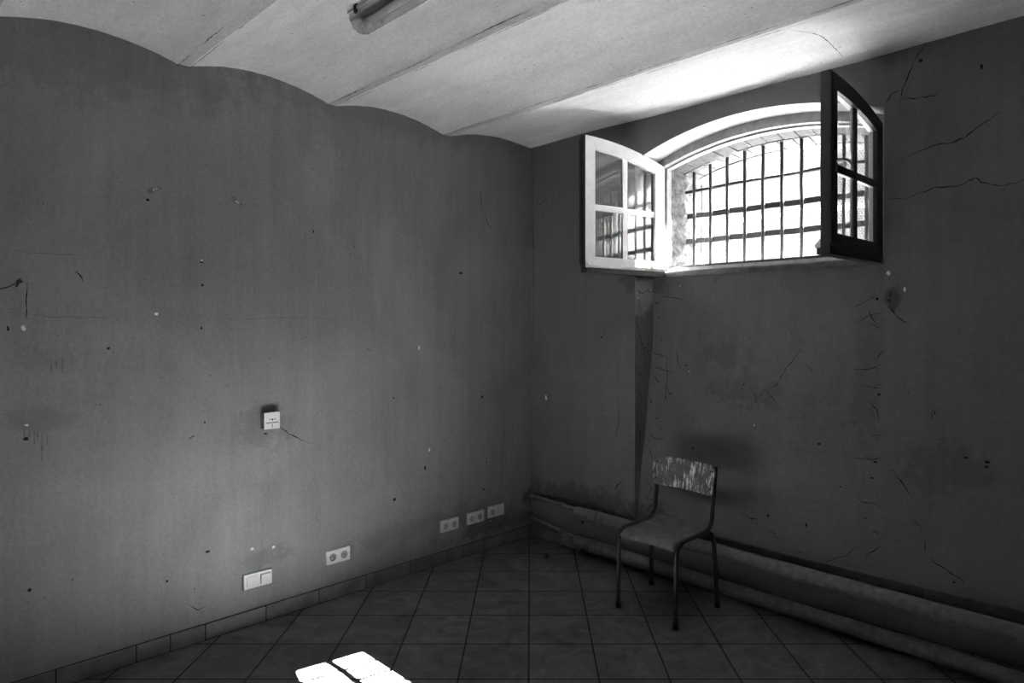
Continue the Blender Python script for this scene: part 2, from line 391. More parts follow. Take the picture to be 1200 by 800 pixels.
# left wall (its own frame: x out of the wall, -y along it)
mb = MB(); N = 30
mb.face([(0,.7,-.1), (0,-RY-.3,-.1), (0,-RY-.3,RZ), (0,.7,RZ)])
putL = lambda a, b: (.0012, -a, b)
ribbons(mb, CRACK_L, putL, .0026, 1); ribbons(mb, FAINT_L, putL, .0012, 4); blobs(mb, HOLE_L, putL, .009, 1, 4)
blobs(mb, CHIP_L, lambda a, b: (.002, -a, b), .0075, 2, 5, 1.3); ribbons(mb, DRIP_L, putL, .004, 3, .001)
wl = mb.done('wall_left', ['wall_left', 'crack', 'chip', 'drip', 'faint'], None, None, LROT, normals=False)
structure(wl, 'long grey plaster wall on the left with stains and sockets')
for z in wl.data.polygons:
    pass

# window wall
mb = MB(); K = 28
SL, SR = CX-HW, CX+HW
ss = [SL + (SR-SL)*i/K for i in range(K+1)]
mb.face([(-.2,0,-.1), (SL,0,-.1), (SL,0,.335), (-.2,0,.335)]); mb.face([(-.2,0,.335), (SL,0,.335), (SL,0,NZ), (-.2,0,NZ)]); mb.face([(-.2,0,NZ), (SL,0,NZ), (SL,0,RZ), (-.2,0,RZ)])
mb.face([(SR,0,-.1), (RX+.1,0,-.1), (RX+.1,0,RZ), (SR,0,RZ)])
mb.face([(SL,0,-.1), (SR,0,-.1), (SR,0,.335), (SL,0,.335)])
az = [arch(s, HW, NZ, NR) for s in ss]
for i in range(K): mb.face([(ss[i],0,az[i]), (ss[i+1],0,az[i+1]), (ss[i+1],0,RZ), (ss[i],0,RZ)])
YB = .30
zs = [.335 + (NZ-.335)*i/14 for i in range(15)]
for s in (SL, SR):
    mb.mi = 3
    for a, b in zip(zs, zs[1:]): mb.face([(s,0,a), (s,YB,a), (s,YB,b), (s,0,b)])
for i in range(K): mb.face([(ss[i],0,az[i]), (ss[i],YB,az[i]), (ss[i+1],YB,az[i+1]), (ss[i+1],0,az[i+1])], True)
mb.mi = 0; mb.face([(SL,0,.335), (SR,0,.335), (SR,YB,.335), (SL,YB,.335)])
zz = [.335 + (SILL0-.335)*i/20 for i in range(21)]; sg = [SL + (SR-SL)*i/12 for i in range(13)]
for a, b in zip(zz, zz[1:]):
    for c, d in zip(sg, sg[1:]): mb.face([(c,niche_depth(a),a), (d,niche_depth(a),a), (d,niche_depth(b),b), (c,niche_depth(b),b)], True)
# outer leaf with the smaller outside opening
OW, OZ, OR, YO = .633, 2.662, .092, .62
oo = [CX-OW + 2*OW*i/K for i in range(K+1)]; oa = [arch(s, OW, OZ, OR) for s in oo]
def leaf_wall(y):
    mb.face([(-.6,y,-.2), (CX-OW,y,-.2), (CX-OW,y,3.6), (-.6,y,3.6)]); mb.face([(CX+OW,y,-.2), (6.2,y,-.2), (6.2,y,3.6), (CX+OW,y,3.6)])
    mb.face([(CX-OW,y,-.2), (CX+OW,y,-.2), (CX+OW,y,1.98), (CX-OW,y,1.98)])
    for i in range(K): mb.face([(oo[i],y,oa[i]), (oo[i+1],y,oa[i+1]), (oo[i+1],y,3.6), (oo[i],y,3.6)])
leaf_wall(YO)
mb.face([(-.6,YO,3.6), (6.2,YO,3.6), (6.2,-.05,3.6), (-.6,-.05,3.6)])
putW = lambda a, b: (a, -.0012, b); putN = lambda a, b: (a, niche_depth(b)-.0016, b)
ribbons(mb, CRACK_W, putW, .0030, 1); blobs(mb, HOLE_W, putW, .008, 1, 6); blobs(mb, CHIP_W, putW, .012, 2, 7)
ribbons(mb, CRACK_N, putN, .0024, 1); blobs(mb, HOLE_N, putN, .007, 1, 8); blobs(mb, CHIP_N, putN, .005, 2, 9)
putR = lambda a, b: (SL+.0012, a, b)
ribbons(mb, [[(.01,1.65),(.05,1.55),(.10,1.44),(.12,1.36)], [(.02,1.86),(.08,1.83),(.14,1.86),(.19,1.84)], [(.03,1.2),(.07,1.1),(.12,1.13)], [(.02,.95),(.06,.9),(.05,.8)], [(.06,1.45),(.12,1.47),(.16,1.40)], [(.02,1.3),(.09,1.27)]], putR, .0026, 1)
blobs(mb, [(.05,1.84),(.16,1.85),(.11,1.34),(.07,1.02)], putR, .009, 1, 11)
blobs(mb, [(.17,1.855),(.03,1.80)], lambda a, b: (SL+.002, a, b), .009, 2, 12)
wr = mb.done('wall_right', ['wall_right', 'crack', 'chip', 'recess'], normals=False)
structure(wr, 'cracked grey plaster window wall with a recessed panel below the window')

# masonry of the outside reveal: rough jambs, brick arch, stone sill
IH, IZ, IR = .705, 2.685, .118
def jamb(side):
    mb = MB(); ny, nz = 14, 34; rnd = random.Random(side+5); g = []
    for i in range(ny+1):
        y = .30 + .325*i/ny; row = []
        for j in range(nz+1):
            z = 1.96 + (arch(CX-OW, OW, OZ, OR)+.03-1.96)*j/nz
            s = IH + (OW-IH)*i/ny
            d = .010*math.sin(z*31+i*.9)*math.sin(z*13+2) + rnd.uniform(-.006, .006)
            row.append(mb.v(CX + side*(s + .004 + d), y, z))
        g.append(row)
    for i in range(ny):
        for j in range(nz): mb.face([g[i][j], g[i+1][j], g[i+1][j+1], g[i][j+1]], True)
    o = mb.done('stone_jamb', 'stone', wr, normals=False); o['label'] = 'rough broken stone side of the window opening'
for sd in (-1, 1): jamb(sd)
mb = MB(); mb.mi = 1; n = 40
def sof(k, y, lift=0):                                               # k 0..1 along the arch
    f = (y-.30)/.32; hw = IH+(OW-IH)*f; s = CX-hw+2*hw*k
    return Vector((s, y, arch(s, hw, IZ+(OZ-IZ)*f, IR+(OR-IR)*f) + lift))
for i in range(n):
    mb.face([sof(i/n,.30,.008), sof(i/n,.62,.008), sof((i+1)/n,.62,.008), sof((i+1)/n,.30,.008)], True)
    mb.face([sof(i/n,.30,.008), sof((i+1)/n,.30,.008), sof((i+1)/n,.30,.16), sof(i/n,.30,.16)])
mb.mi = 0; rnd = random.Random(2)
for row, (y0, y1) in enumerate(((.302,.436), (.443,.578))):
    nb = 13; off = .5 if row % 2 else 0
    for b in range(-1, nb+1):
        a0 = (b+off)/nb + .0035; a1 = (b+1+off)/nb - .0035
        a0, a1 = max(a0, 0), min(a1, 1)
        if a1-a0 < .012: continue
        lf = rnd.uniform(-.003, .003)
        lo = [sof(a0,y0,lf), sof((a0+a1)/2,y0,lf), sof(a1,y0,lf), sof(a1,y1,lf), sof((a0+a1)/2,y1,lf), sof(a0,y1,lf)]
        hi = [p+Vector((0,0,.02)) for p in lo]
        A = [mb.v(p) for p in lo]; B = [mb.v(p) for p in hi]; mb.face(A)
        for i in range(6): mb.face([A[i], A[(i+1)%6], B[(i+1)%6], B[i]])
mb.mi = 0
for i in range(n):
    a0, a1 = i/n, (i+1)/n
    for q4 in ((sof(a0,.583,-.004), sof(a1,.583,-.004), sof(a1,.640,-.004), sof(a0,.640,-.004)), (sof(a0,.583,-.004), sof(a0,.583,.01), sof(a1,.583,.01), sof(a1,.583,-.004)), (sof(a0,.640,-.004), sof(a1,.640,-.004), sof(a1,.640,.03), sof(a0,.640,.03))): mb.face(q4)
o = mb.done('brick_arch', ['brick', 'mortar'], wr); o['label'] = 'whitewashed brick arch over the outside of the window'

mb = MB(); mb.face([(RX,.7,-.1), (RX,-RY-.3,-.1), (RX,-RY-.3,RZ), (RX,.7,RZ)]); structure(mb.done('wall_near', 'wall_far', normals=False))
mb = MB(); mb.face([(-.4,-RY,-.1), (RX+.2,-RY,-.1), (RX+.2,-RY,RZ), (-.4,-RY,RZ)]); structure(mb.done('wall_back', 'wall_far', normals=False))

mb = MB(); mb.box((-8,.64,1.86), (14,12,1.97)); structure(mb.done('ground_outside', 'ground'), 'sunlit ground outside the barred window')

# skirting tiles
JT = [.004,.171,.496,.826,1.138,1.47,1.783,2.097,2.416,2.582,2.733,3.053,3.373,3.69,4.01,4.33,4.65,4.97,5.29,5.55]
mb = MB(); mb.mi = 1; mb.box((-.002,-5.55,0), (.0055,-.004,.0855)); mb.mi = 0
for a, b in zip(JT, JT[1:]): mb.box((-.002,-b+.003,.004), (.0105,-a-.003,.083), .0012, 1)
structure(mb.done('baseboard_left', ['skirting', 'grout'], None, None, LROT), 'row of tiled skirting along the left wall')
mb = MB(); mb.mi = 1; mb.box((.012,-.0055,0), (5.55,.002,.0855)); mb.mi = 0
x = .012
for w in (.30,.325,.325,.325,.325,.325,.325,.325,.325,.325,.325,.325,.325,.325,.325,.325):
    mb.box((x+.003,-.0105,.004), (x+w-.003,.002,.083), .0012, 1); x += w
structure(mb.done('baseboard_right', ['skirting', 'grout']), 'tiled skirting behind the low pipes')
mb = MB()
for a, b in ((.02,2.712), (2.72,5.55)): mb.box((a,-.014,.286), (b,.004,.335), .003, 2)
structure(mb.done('trim_1', 'trim'), 'dark board running along the window wall above the upper pipe')

# ------------------------------------------------------------------ window
win = structure(empty('window_1', (CX, .25, SILL1)), 'arched barred basement window with two casements open into the room')
def wdone(mb, name, mats):                                           # window children are modelled in room coordinates
    o = mb.done(name, mats, win); o.matrix_parent_inverse = Matrix.Translation((-CX, -.25, -SILL1)); return o
mb = MB()
mb.prism([(.192,SILL0), (.192,SILL1-.012), (.20,SILL1-.004), (.62,SILL1+.03), (.62,SILL0)], SL, SR, lambda a, b, w: (w, a, b))
mb.mi = 1; mb.prism([(.30,SILL1), (.30,SILL1+.042), (.64,SILL1+.046), (.64,SILL1)], CX-IH-.01, CX+IH+.01, lambda a, b, w: (w, a, b))
wdone(mb, 'window_sill', ['sill', 'outer_sill'])
mb = MB(); n = 32
def ring(hw_o, z_o, r_o, hw_i, z_i, r_i, y0, y1, z0):
    O = [(CX-hw_o, z0)] + [(CX-hw_o+2*hw_o*i/n, arch(CX-hw_o+2*hw_o*i/n, hw_o, z_o, r_o)) for i in range(n+1)] + [(CX+hw_o, z0)]
    I = [(CX-hw_i, z0)] + [(CX-hw_i+2*hw_i*i/n, arch(CX-hw_i+2*hw_i*i/n, hw_i, z_i, r_i)) for i in range(n+1)] + [(CX+hw_i, z0)]
    for k in range(len(O)-1):
        mb.prism([O[k], O[k+1], I[k+1], I[k]], y0, y1, lambda a, b, w: (a, w, b))
ring(HW+.012, NZ, NR+.012, .702, 2.69, .114, .205, .25, SILL1-.01)
ring(HW+.012, NZ, NR+.012, .684, 2.683, .108, .25, .30, SILL1-.01)
mb.box((CX-.70,.25,SILL1-.005), (CX+.70,.30,SILL1+.022))
bmesh.ops.remove_doubles(mb.bm, verts=mb.bm.verts[:], dist=.0002)
wdone(mb, 'window_frame', 'frame_paint')

def casement(hx, ang, ext, label, w=.688):
    hy, z0 = .205, 1.975
    root = empty('casement', (hx-CX, hy-.25, z0-SILL1), ang, win); root['label'] = label
    top = lambda u: arch(CX-.688+u, .702, 2.69, .114) - z0 - .004
    mb = MB()
    st, fs, br, tr = .082, .080, .072, .078
    def member(poly, na, nb, white):
        mb.mi = 0 if white else 1
        mb.prism(poly, na*ext, nb*ext, lambda a, b, n_: (a, n_, b))
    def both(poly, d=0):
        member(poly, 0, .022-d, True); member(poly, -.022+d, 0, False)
    def strip(u0, u1, lo, hi, k=6, d=0):
        for i in range(k):
            a, b = u0+(u1-u0)*i/k, u0+(u1-u0)*(i+1)/k
            both([(a, lo(a)), (b, lo(b)), (b, hi(b)), (a, hi(a))], d)
    z = lambda u: 0
    strip(0, st, z, top, 2); strip(w-fs, w, z, top, 2)
    strip(st, w-fs, z, lambda u: br, 1)
    strip(st, w-fs, lambda u: top(u)-tr, top, 10)
    mid = .385; mh = .019; mu = (st+w-fs)/2; mw = .019
    strip(st, mu-mw, lambda u: mid-mh, lambda u: mid+mh, 1, .011); strip(mu+mw, w-fs, lambda u: mid-mh, lambda u: mid+mh, 1, .011)
    strip(mu-mw, mu+mw, lambda u: br, lambda u: top(u)-tr, 2, .011)
    # glazing beads round each opening on the outside face
    mb.bm.normal_update(); bmesh.ops.recalc_face_normals(mb.bm, faces=mb.bm.faces[:])
    for f in mb.bm.faces:                                            # the meeting edge is dark paint all the way through
        if f.calc_center_median().x > w-.0005: f.material_index = 1
    sash = mb.done('sash', ['white_paint', 'brown_paint'], root)
    mb = MB(); e = .004
    for (a, b) in ((st-e, mu-mw+e), (mu+mw-e, w-fs+e)):
        mb.box((a,-.0015,br-e), (b,.0015,mid-mh+e))
        k = 5
        poly = [(a, mid+mh-e), (b, mid+mh-e)] + [(b+(a-b)*i/k, top(b+(a-b)*i/k)-tr+e) for i in range(k+1)]
        mb.prism(poly, -.0015, .0015, lambda p, q_, n_: (p, n_, q_))
    mb.done('glass_pane', 'glass', root)
    # weather bar on the outside face, astragal on the inside of the meeting stile
    mb = MB(); mb.prism([(.020,.050), (.050,.016), (.050,.004), (.044,.0), (.020,.0)], .02, w-.004, lambda a, b, u: (u, a*ext, b))
    mb.done('weather_bar', ['white_paint'], root)
    mb = MB(); mb.prism([(0,-.030), (w,-.030), (w,.0), (0,.0)], -.022*ext, .040*ext, lambda a, b, n_: (a, n_, b))  # dark strip along the bottom of the sash, hanging below it
    mb.done('bottom_strip', 'brown_paint', root)
    mb = MB(); mb.prism([(w-.052,.01), (w-.004,.01), (w-.004,top(w)-.012), (w-.052,top(w-.052)-.012)], -.022*ext, -.036*ext, lambda a, b, n_: (a, n_, b))
    mb.prism([(w-.012,.02), (w+.008,.02), (w+.008,top(w)-.016), (w-.012,top(w)-.016)], -.010*ext, -.030*ext, lambda a, b, n_: (a, n_, b))
    mb.done('meeting_strip', 'brown_paint', root)
    for hz in (.11, .60):
        mb = MB(); mb.tube([(-.004,-.014*ext,hz), (-.004,-.014*ext,hz+.07)], .0065, 10); mb.tube([(-.004,-.014*ext,hz+.07), (-.004,-.014*ext,hz+.078)], [.0065,.002], 10)
        mb.done('hinge', 'iron', root)
    # lever handle on the inside face
    mb = MB(); hz = mid+.018; u0 = w-.030
    mb.box((u0-.012, min(-.036*ext,-.041*ext), hz-.05), (u0+.012, max(-.036*ext,-.041*ext), hz+.05), .002, 1)
    mb.tube([(u0,-.038*ext,hz), (u0,-.068*ext,hz)], .0085, 12)
    mb.tube(smooth_path([(u0,-.066*ext,hz), (u0-.03,-.074*ext,hz+.002), (u0-.065,-.073*ext,hz-.002), (u0-.095,-.068*ext,hz-.008)]), .0075, 10)
    mb.done('handle', 'steel', root)
    return root
pL = math.radians(10.6); pR = math.radians(1.0)
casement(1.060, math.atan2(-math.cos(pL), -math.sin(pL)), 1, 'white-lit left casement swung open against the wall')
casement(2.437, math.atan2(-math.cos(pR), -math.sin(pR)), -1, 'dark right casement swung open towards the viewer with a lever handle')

# ------------------------------------------------------------------ window bars and wire mesh
gr = tag(empty('window_grille', (CX+.022, .46, 2.032)), 'rusty black iron bar grille set in the stone opening behind the casements', 'grille')
def gdone(mb, name): o = mb.done(name, 'iron', gr); o.matrix_parent_inverse = Matrix.Translation((-CX, -.5, -2.04)); return o
rnd = random.Random(4)
HZ = (2.572, 2.392, 2.215)
for i in range(10):
    s = 1.133 + .1262*i
    f = (.5-.30)/.32; hw = IH+(OW-IH)*f
    zt = arch(s, hw, IZ+(OZ-IZ)*f, IR+(OR-IR)*f) + .012
    pts = [(s+rnd.uniform(-.0015,.0015), .5+rnd.uniform(-.001,.001), 2.03 + (zt-2.03)*k/7) for k in range(8)]
    mb = MB(); mb.tube(pts, .0112, 10); gdone(mb, 'vertical_bar')
mb = MB(); mb.tube(smooth_path([(1.03,.512,HZ[0]-.010), (1.25,.514,HZ[0]-.004), (1.5,.512,HZ[0]+.002), (1.8,.514,HZ[0]+.002), (2.1,.512,HZ[0]+.006), (2.5,.513,HZ[0])], 5), .0112, 10); gdone(mb, 'horizontal_bar')
for z in HZ[1:]:
    mb = MB(); n = 24; g = []
    for k in range(n+1):
        x = 1.055 + 1.41*k/n; dz = .002*math.sin(k*1.3); g.append((x, z+dz))
    for (a, za), (b, zb) in zip(g, g[1:]):
        mb.face([(a,.511,za-.0175),(b,.511,zb-.0175),(b,.511,zb+.0175),(a,.511,za+.0175)]); mb.face([(a,.519,za-.0175),(a,.519,za+.0175),(b,.519,zb+.0175),(b,.519,zb-.0175)])
        mb.face([(a,.511,za+.0175),(b,.511,zb+.0175),(b,.519,zb+.0175),(a,.519,za+.0175)]); mb.face([(a,.511,za-.0175),(a,.519,za-.0175),(b,.519,zb-.0175),(b,.511,zb-.0175)])
    gdone(mb, 'horizontal_bar')

def netting(z0, z1, y, label):
    mb = MB(); cw, ch, r = .0180, .0155, .0013
    x0, x1 = 1.09, 2.42
    def wire(a, b):
        a, b = Vector(a), Vector(b); d = (b-a).normalized(); u = Vector((0,1,0)); v_ = d.cross(u)
        A = [mb.v(a + u*r*math.cos(k*2.0944) + v_*r*math.sin(k*2.0944)) for k in range(3)]; B = [mb.v(b + u*r*math.cos(k*2.0944) + v_*r*math.sin(k*2.0944)) for k in range(3)]
        for k in range(3): mb.face([A[k], A[(k+1)%3], B[(k+1)%3], B[k]])
    j = 0; z = z0
    while z < z1-.001:
        off = cw/2 if j % 2 else 0
        n = int((x1-x0)/cw)
        for i in range(n):
            x = x0 + off + i*cw
            wire((x,y,z), (x,y,z+ch*.5))                            # twisted upright
            wire((x,y,z+ch*.5), (x+cw/2,y,z+ch)); wire((x,y,z+ch*.5), (x-cw/2,y,z+ch))
        z += ch; j += 1
    for zz_ in (z0, z):
        mb.tube([(x0+(x1-x0)*k/90, y, zz_ + .004*math.sin(k*1.9)) for k in range(91)], .0022, 5)
    mb.tube([(x0,y,z0), (x0,y,z)], .0022, 5); mb.tube([(x1,y,z0), (x1,y,z)], .0022, 5)
    if True: mb.tube([(1.704+.002*(k%2), y, z0+(z-z0)*k/40) for k in range(41)], .0022, 5)
    o = mb.done('window_netting', 'wire', normals=False); tag(o, label, 'wire mesh', None, 'thing'); return o
netting(1.985, 2.352, .664, 'lower sheet of chicken wire stretched behind the window bars')
netting(2.338, 2.80, .672, 'upper sheet of chicken wire behind the bars under the brick arch')

# ------------------------------------------------------------------ heating pipes
def heating_pipe(name, za, zb, label, thin_in, nut_s, ring_s, r=.042):
    root = tag(empty(name, (.55, -.09, za)), label, 'pipe')
    zf = lambda s: za + zb*(s-.55)
    A = lambda s, dy=0, dz=0: (s-.55, dy, zf(s)-za+dz)
    mb = MB(); L = 5.5
    pts = [A(.545), A(.549), A(.556)] + [A(.556+(L-.556)*k/30) for k in range(1, 31)]
    mb.tube(pts, [r*.90, r*.97, r] + [r]*30, 28); mb.done('thick_pipe', 'pipe', root)
    mb = MB(); mb.tube(smooth_path([A(*p) for p in thin_in], 6), .0125, 14); mb.done('thin_pipe', 'pipe', root)
    mb = MB()
    base = [p for p in thin_in if p[0] <= nut_s][-1]; nx_ = [p for p in thin_in if p[0] > nut_s][0]
    f = (nut_s-base[0])/(nx_[0]-base[0]); dy, dz = base[1]+(nx_[1]-base[1])*f, base[2]+(nx_[2]-base[2])*f
    mb.tube([A(nut_s-.022,dy,dz), A(nut_s-.008,dy,dz)], .019, 6); mb.tube([A(nut_s-.008,dy,dz), A(nut_s+.006,dy,dz)], .0225, 8); mb.tube([A(nut_s+.006,dy,dz), A(nut_s+.022,dy,dz)], .018, 6)
    mb.done('coupling_nut', 'pipe', root)
    for rs in ring_s:
        mb = MB(); c = Vector(A(rs)); n = 28
        mb.tube([c + Vector((0, math.cos(2*PI*k/n)*(r+.004), math.sin(2*PI*k/n)*(r+.004))) for k in range(n+1)], .0065, 8)
        mb.tube([c + Vector((0,r+.004,0)), c + Vector((0,.088,0))], .007, 8)
        mb.done('pipe_ring', 'pipe', root)
    mb = MB(); c = Vector(A(.61, -.01, -r)); mb.tube([c + Vector((0,0,.004)), c + Vector((0,0,-.016))], .008, 8); mb.box(c + Vector((-.004,-.014,-.022)), c + Vector((.004,.014,-.014)), .001, 1)
    mb.done('drain_plug', 'iron', root)
    return root
heating_pipe('heating_pipe', .302, -.0155, 'upper of the two fat grey pipes along the window wall',
             [(.03,.055,.012), (.12,.05,.012), (.30,.03,.014), (.44,.005,.018), (.56,0,.020)], .40, (.745, 4.6))
heating_pipe('heating_pipe', .100, -.0150, 'lower of the two fat grey pipes just above the floor tiles',
             [(.03,.06,.045), (.07,.045,.05), (.14,.035,.046), (.30,.02,.036), (.44,0,.028), (.56,0,.022)], .40, (.70, 4.6), .040)

# ------------------------------------------------------------------ chair
CR = (1.48, -.39, 0)
ch = tag(empty('school_chair', CR), 'old tubular steel school chair with flaking wooden backrest under the window', 'chair')
loc = lambda p: (p[0]-CR[0], p[1]-CR[1], p[2])
def tube_part(name, pts, r=.0125, mat='tube_paint', parent=ch):
    mb = MB(); mb.tube([loc(p) for p in pts], r, 14); return mb.done(name, mat, parent)
for fx, fy, px_, py_, tx, ty, tz in ((1.300,-.590,1.300,-.585,1.288,-.165,.806), (1.690,-.604,1.690,-.598,1.684,-.178,.800)):
    path = bend([(fx,fy,.0), (px_,py_,.448), (tx+.004,ty-.055,.452), (tx,ty,tz)], .075, 8)
    top = next(i for i, p in enumerate(path) if p.y > fy+.08)
    lg = tube_part('leg', path[:top+1])
    mb = MB(); mb.tube([loc((fx,fy,0)), loc((fx,fy,.03))], .0150, 14); mb.done('foot_cap', 'rubber', lg)
    tube_part('back_support', path[top:])
for fx, fy, sx, sy in ((1.232,-.168,1.296,-.33), (1.702,-.190,1.683,-.345)):
    path = bend([(sx,sy,.438), (sx+(fx-sx)*.55,sy+(fy-sy)*.80,.440), (fx,fy,.0)], .075, 8)
    lg = tube_part('leg', path)
    mb = MB(); mb.tube([loc((fx,fy,0)), loc((fx+(path[-2].x-fx)*.08,fy+(path[-2].y-fy)*.08,.03))], .0150, 14); mb.done('foot_cap', 'rubber', lg)
tube_part('cross_rail', [(1.303,-.52,.428), (1.687,-.533,.428)], .009)
tube_part('cross_rail', [(1.296,-.31,.428), (1.684,-.325,.428)], .009)
mb = MB(); nu, nv = 14, 20; T = []; B = []
for i in range(nu+1):
    rowt = []; rowb = []
    for j in range(nv+1):
        u, v_ = i/nu, j/nv
        x = 1.3135 + (1.6745-1.3135)*u; y = -.590 + .372*v_ - .014*u
        z = .4475 - .028*max(0, 1-v_/.16)**1.8 - .010*math.sin(PI*u)*math.sin(PI*min(1, v_*1.05)) + .018*max(0, (v_-.8)/.2)**2
        k = .02*max(0, (v_-.9)/.1)**2
        x += k*(1-2*u)
        rowt.append(mb.v(loc((x,y,z)))); rowb.append(mb.v(loc((x,y+.002,z-.011))))
    T.append(rowt); B.append(rowb)
for i in range(nu):
    for j in range(nv):
        mb.face([T[i][j],T[i+1][j],T[i+1][j+1],T[i][j+1]], True); mb.face([B[i][j],B[i][j+1],B[i+1][j+1],B[i+1][j]], True)
for i in range(nu): mb.face([T[i][0],B[i][0],B[i+1][0],T[i+1][0]]); mb.face([T[i][nv],T[i+1][nv],B[i+1][nv],B[i][nv]])
for j in range(nv): mb.face([T[0][j],T[0][j+1],B[0][j+1],B[0][j]]); mb.face([T[nu][j],B[nu][j],B[nu][j+1],T[nu][j+1]])
mb.done('seat', 'seat', ch)
mb = MB(); nu, nv = 26, 14; F = []; Bk = []
def back_pt(u, v_, th):
    rc = .030; H = .172; zc = v_*H
    inset = 0
    dz = min(zc, H-zc)
    if dz < rc: inset = rc - math.sqrt(max(rc*rc - (rc-dz)**2, 0))
    x = 1.266 + inset + (.428-2*inset)*u
    uu = (x-1.266)/.428
    y = -.2165 + .034*(1-abs(2*uu-1)**2.2) - .012*uu + .026*v_
    return loc((x, y+th, .642 - .008*uu + zc))
for i in range(nu+1):
    F.append([mb.v(back_pt(i/nu, j/nv, 0)) for j in range(nv+1)]); Bk.append([mb.v(back_pt(i/nu, j/nv, .010)) for j in range(nv+1)])
for i in range(nu):
    for j in range(nv):
        mb.face([F[i][j],F[i+1][j],F[i+1][j+1],F[i][j+1]], True); mb.face([Bk[i][j],Bk[i][j+1],Bk[i+1][j+1],Bk[i+1][j]], True)
for i in range(nu): mb.face([F[i][0],Bk[i][0],Bk[i+1][0],F[i+1][0]]); mb.face([F[i][nv],F[i+1][nv],Bk[i+1][nv],Bk[i][nv]])
for j in range(nv): mb.face([F[0][j],F[0][j+1],Bk[0][j+1],Bk[0][j]]); mb.face([F[nu][j],Bk[nu][j],Bk[nu][j+1],F[nu][j+1]])
bk = mb.done('backrest', 'backboard', ch); bk['label'] = 'curved wooden backrest with flaking pale paint'
for u in (.055, .945):
    for v_ in (.22, .80):
        p = Vector(back_pt(u, v_, 0)); mb = MB(); mb.tube([p + Vector((0,.004,0)), p + Vector((0,-.002,0)), p + Vector((0,-.0035,0))], [.0055,.0055,.003], 12); mb.done('rivet', 'iron', bk)

# ------------------------------------------------------------------ wall plates (local: x out of the wall, y to the left along it, z up)
cl, sl = math.cos(LROT), math.sin(LROT)
def on_left(name, t, z, label, cat, group=None, tilt=0):
    o = tag(empty(name, (t*sl, -t*cl, z), LROT), label, cat, group); o.rotation_euler = (tilt, 0, LROT); return o
def holed(mb, cy, half_w, half_h, r, x):
    n = 24; C = []; Q = []
    for k in range(n):
        a = 2*PI*k/n; c_, s_ = math.cos(a), math.sin(a); m_ = max(abs(c_), abs(s_))
        C.append(mb.v(x, cy+r*c_, r*s_)); Q.append(mb.v(x, cy+half_w*c_/m_, half_h*s_/m_))
    for k in range(n): mb.face([C[k], C[(k+1)%n], Q[(k+1)%n], Q[k]])
def plate(root, kinds, mat, pw=.156, ph=.080, x=.0138):
    mb = MB(); hh = ph/2; hw = pw/2
    # rim: side walls with a chamfered lip
    c = .0025
    o1 = [(0,-hw,-hh),(0,hw,-hh),(0,hw,hh),(0,-hw,hh)]; o2 = [(x-c,p[1],p[2]) for p in o1]; o3 = [(x,p[1]-math.copysign(c,p[1]),p[2]-math.copysign(c,p[2])) for p in o1]
    V = [[mb.v(p) for p in q_] for q_ in (o1,o2,o3)]
    for a, b in zip(V, V[1:]):
        for k in range(4): mb.face([a[k], a[(k+1)%4], b[(k+1)%4], b[k]])
    ch_ = (hw-c)/2; cells = (-ch_, ch_)                              # left cell, right cell as seen from the room
    for cy, kd in zip(cells, kinds):
        if kd == 'socket': holed(mb, cy, ch_, hh-c, .0205, x)
        else: mb.face([(x,cy-ch_,-hh+c), (x,cy+ch_,-hh+c), (x,cy+ch_,hh-c), (x,cy-ch_,hh-c)])
    bmesh.ops.remove_doubles(mb.bm, verts=mb.bm.verts[:], dist=.0001)
    mb.done('cover_plate', mat, root)
    for cy, kd in zip(cells, kinds):
        if kd == 'socket':
            mb = MB(); n = 24
            P = [[(xx, cy+r_*math.cos(2*PI*k/n), r_*math.sin(2*PI*k/n)) for k in range(n)] for r_, xx in ((.0225,x+.0012), (.0215,x+.0022), (.0195,x+.0012), (.0188,x-.0128))]
            V = [[mb.v(p) for p in q_] for q_ in P]
            for a, b in zip(V, V[1:]):
                for k in range(n): mb.face([a[k], a[(k+1)%n], b[(k+1)%n], b[k]], True)
            mb.face(V[-1])
            wl_ = mb.done('socket_well', 'well', root)
            for dy in (-.0095, .0095):
                mb = MB(); mb.tube([(x-.0128,cy+dy,-.002), (x-.0118,cy+dy,-.002)], .0036, 10); mb.done('pin_hole', 'black', wl_)
            mb = MB(); mb.tube([(x-.0128,cy,.0105), (x+.001,cy,.0105), (x+.0035,cy,.0105)], [.0026,.0026,.001], 10); mb.done('earth_pin', 'steel', wl_)
        elif kd == 'rocker':
            mb = MB(); mb.box((x-.003,cy-.0245,-.0245), (x+.0042,cy+.0245,.0245), .0012, 2); mb.done('rocker', mat, root)
        elif kd == 'raised':
            mb = MB(); mb.box((x-.003,cy-.0255,-.026), (x+.010,cy+.0255,.026), .002, 2, Matrix.Rotation(.06, 4, 'Y')); mb.done('rocker', mat, root)
        elif kd == 'blank':
            mb = MB(); mb.box((x-.003,cy-.0265,-.0265), (x+.0045,cy+.0265,.0265), .002, 2); mb.done('blank_cover', mat, root)
g = 'double sockets low on the left wall'
plate(on_left('wall_switch', 2.144, .241, 'white double switch plate low on the left wall, nearest the sunlit patch', 'switch', tilt=0), ('rocker', 'raised'), 'white_plastic')
plate(on_left('wall_socket', 1.660, .251, 'white double socket just right of the low switch plate', 'socket', g), ('socket', 'socket'), 'white_plastic')
plate(on_left('wall_socket', .811, .255, 'grey double socket leftmost of the three near the corner', 'socket', g), ('socket', 'socket'), 'aged_plastic')
plate(on_left('wall_socket', .574, .258, 'grey double socket in the middle of the three near the corner', 'socket', g), ('socket', 'socket'), 'aged_plastic')
plate(on_left('wall_socket', .374, .266, 'grey socket with a blank cover beside it, closest to the corner', 'socket', g), ('socket', 'blank'), 'aged_plastic')

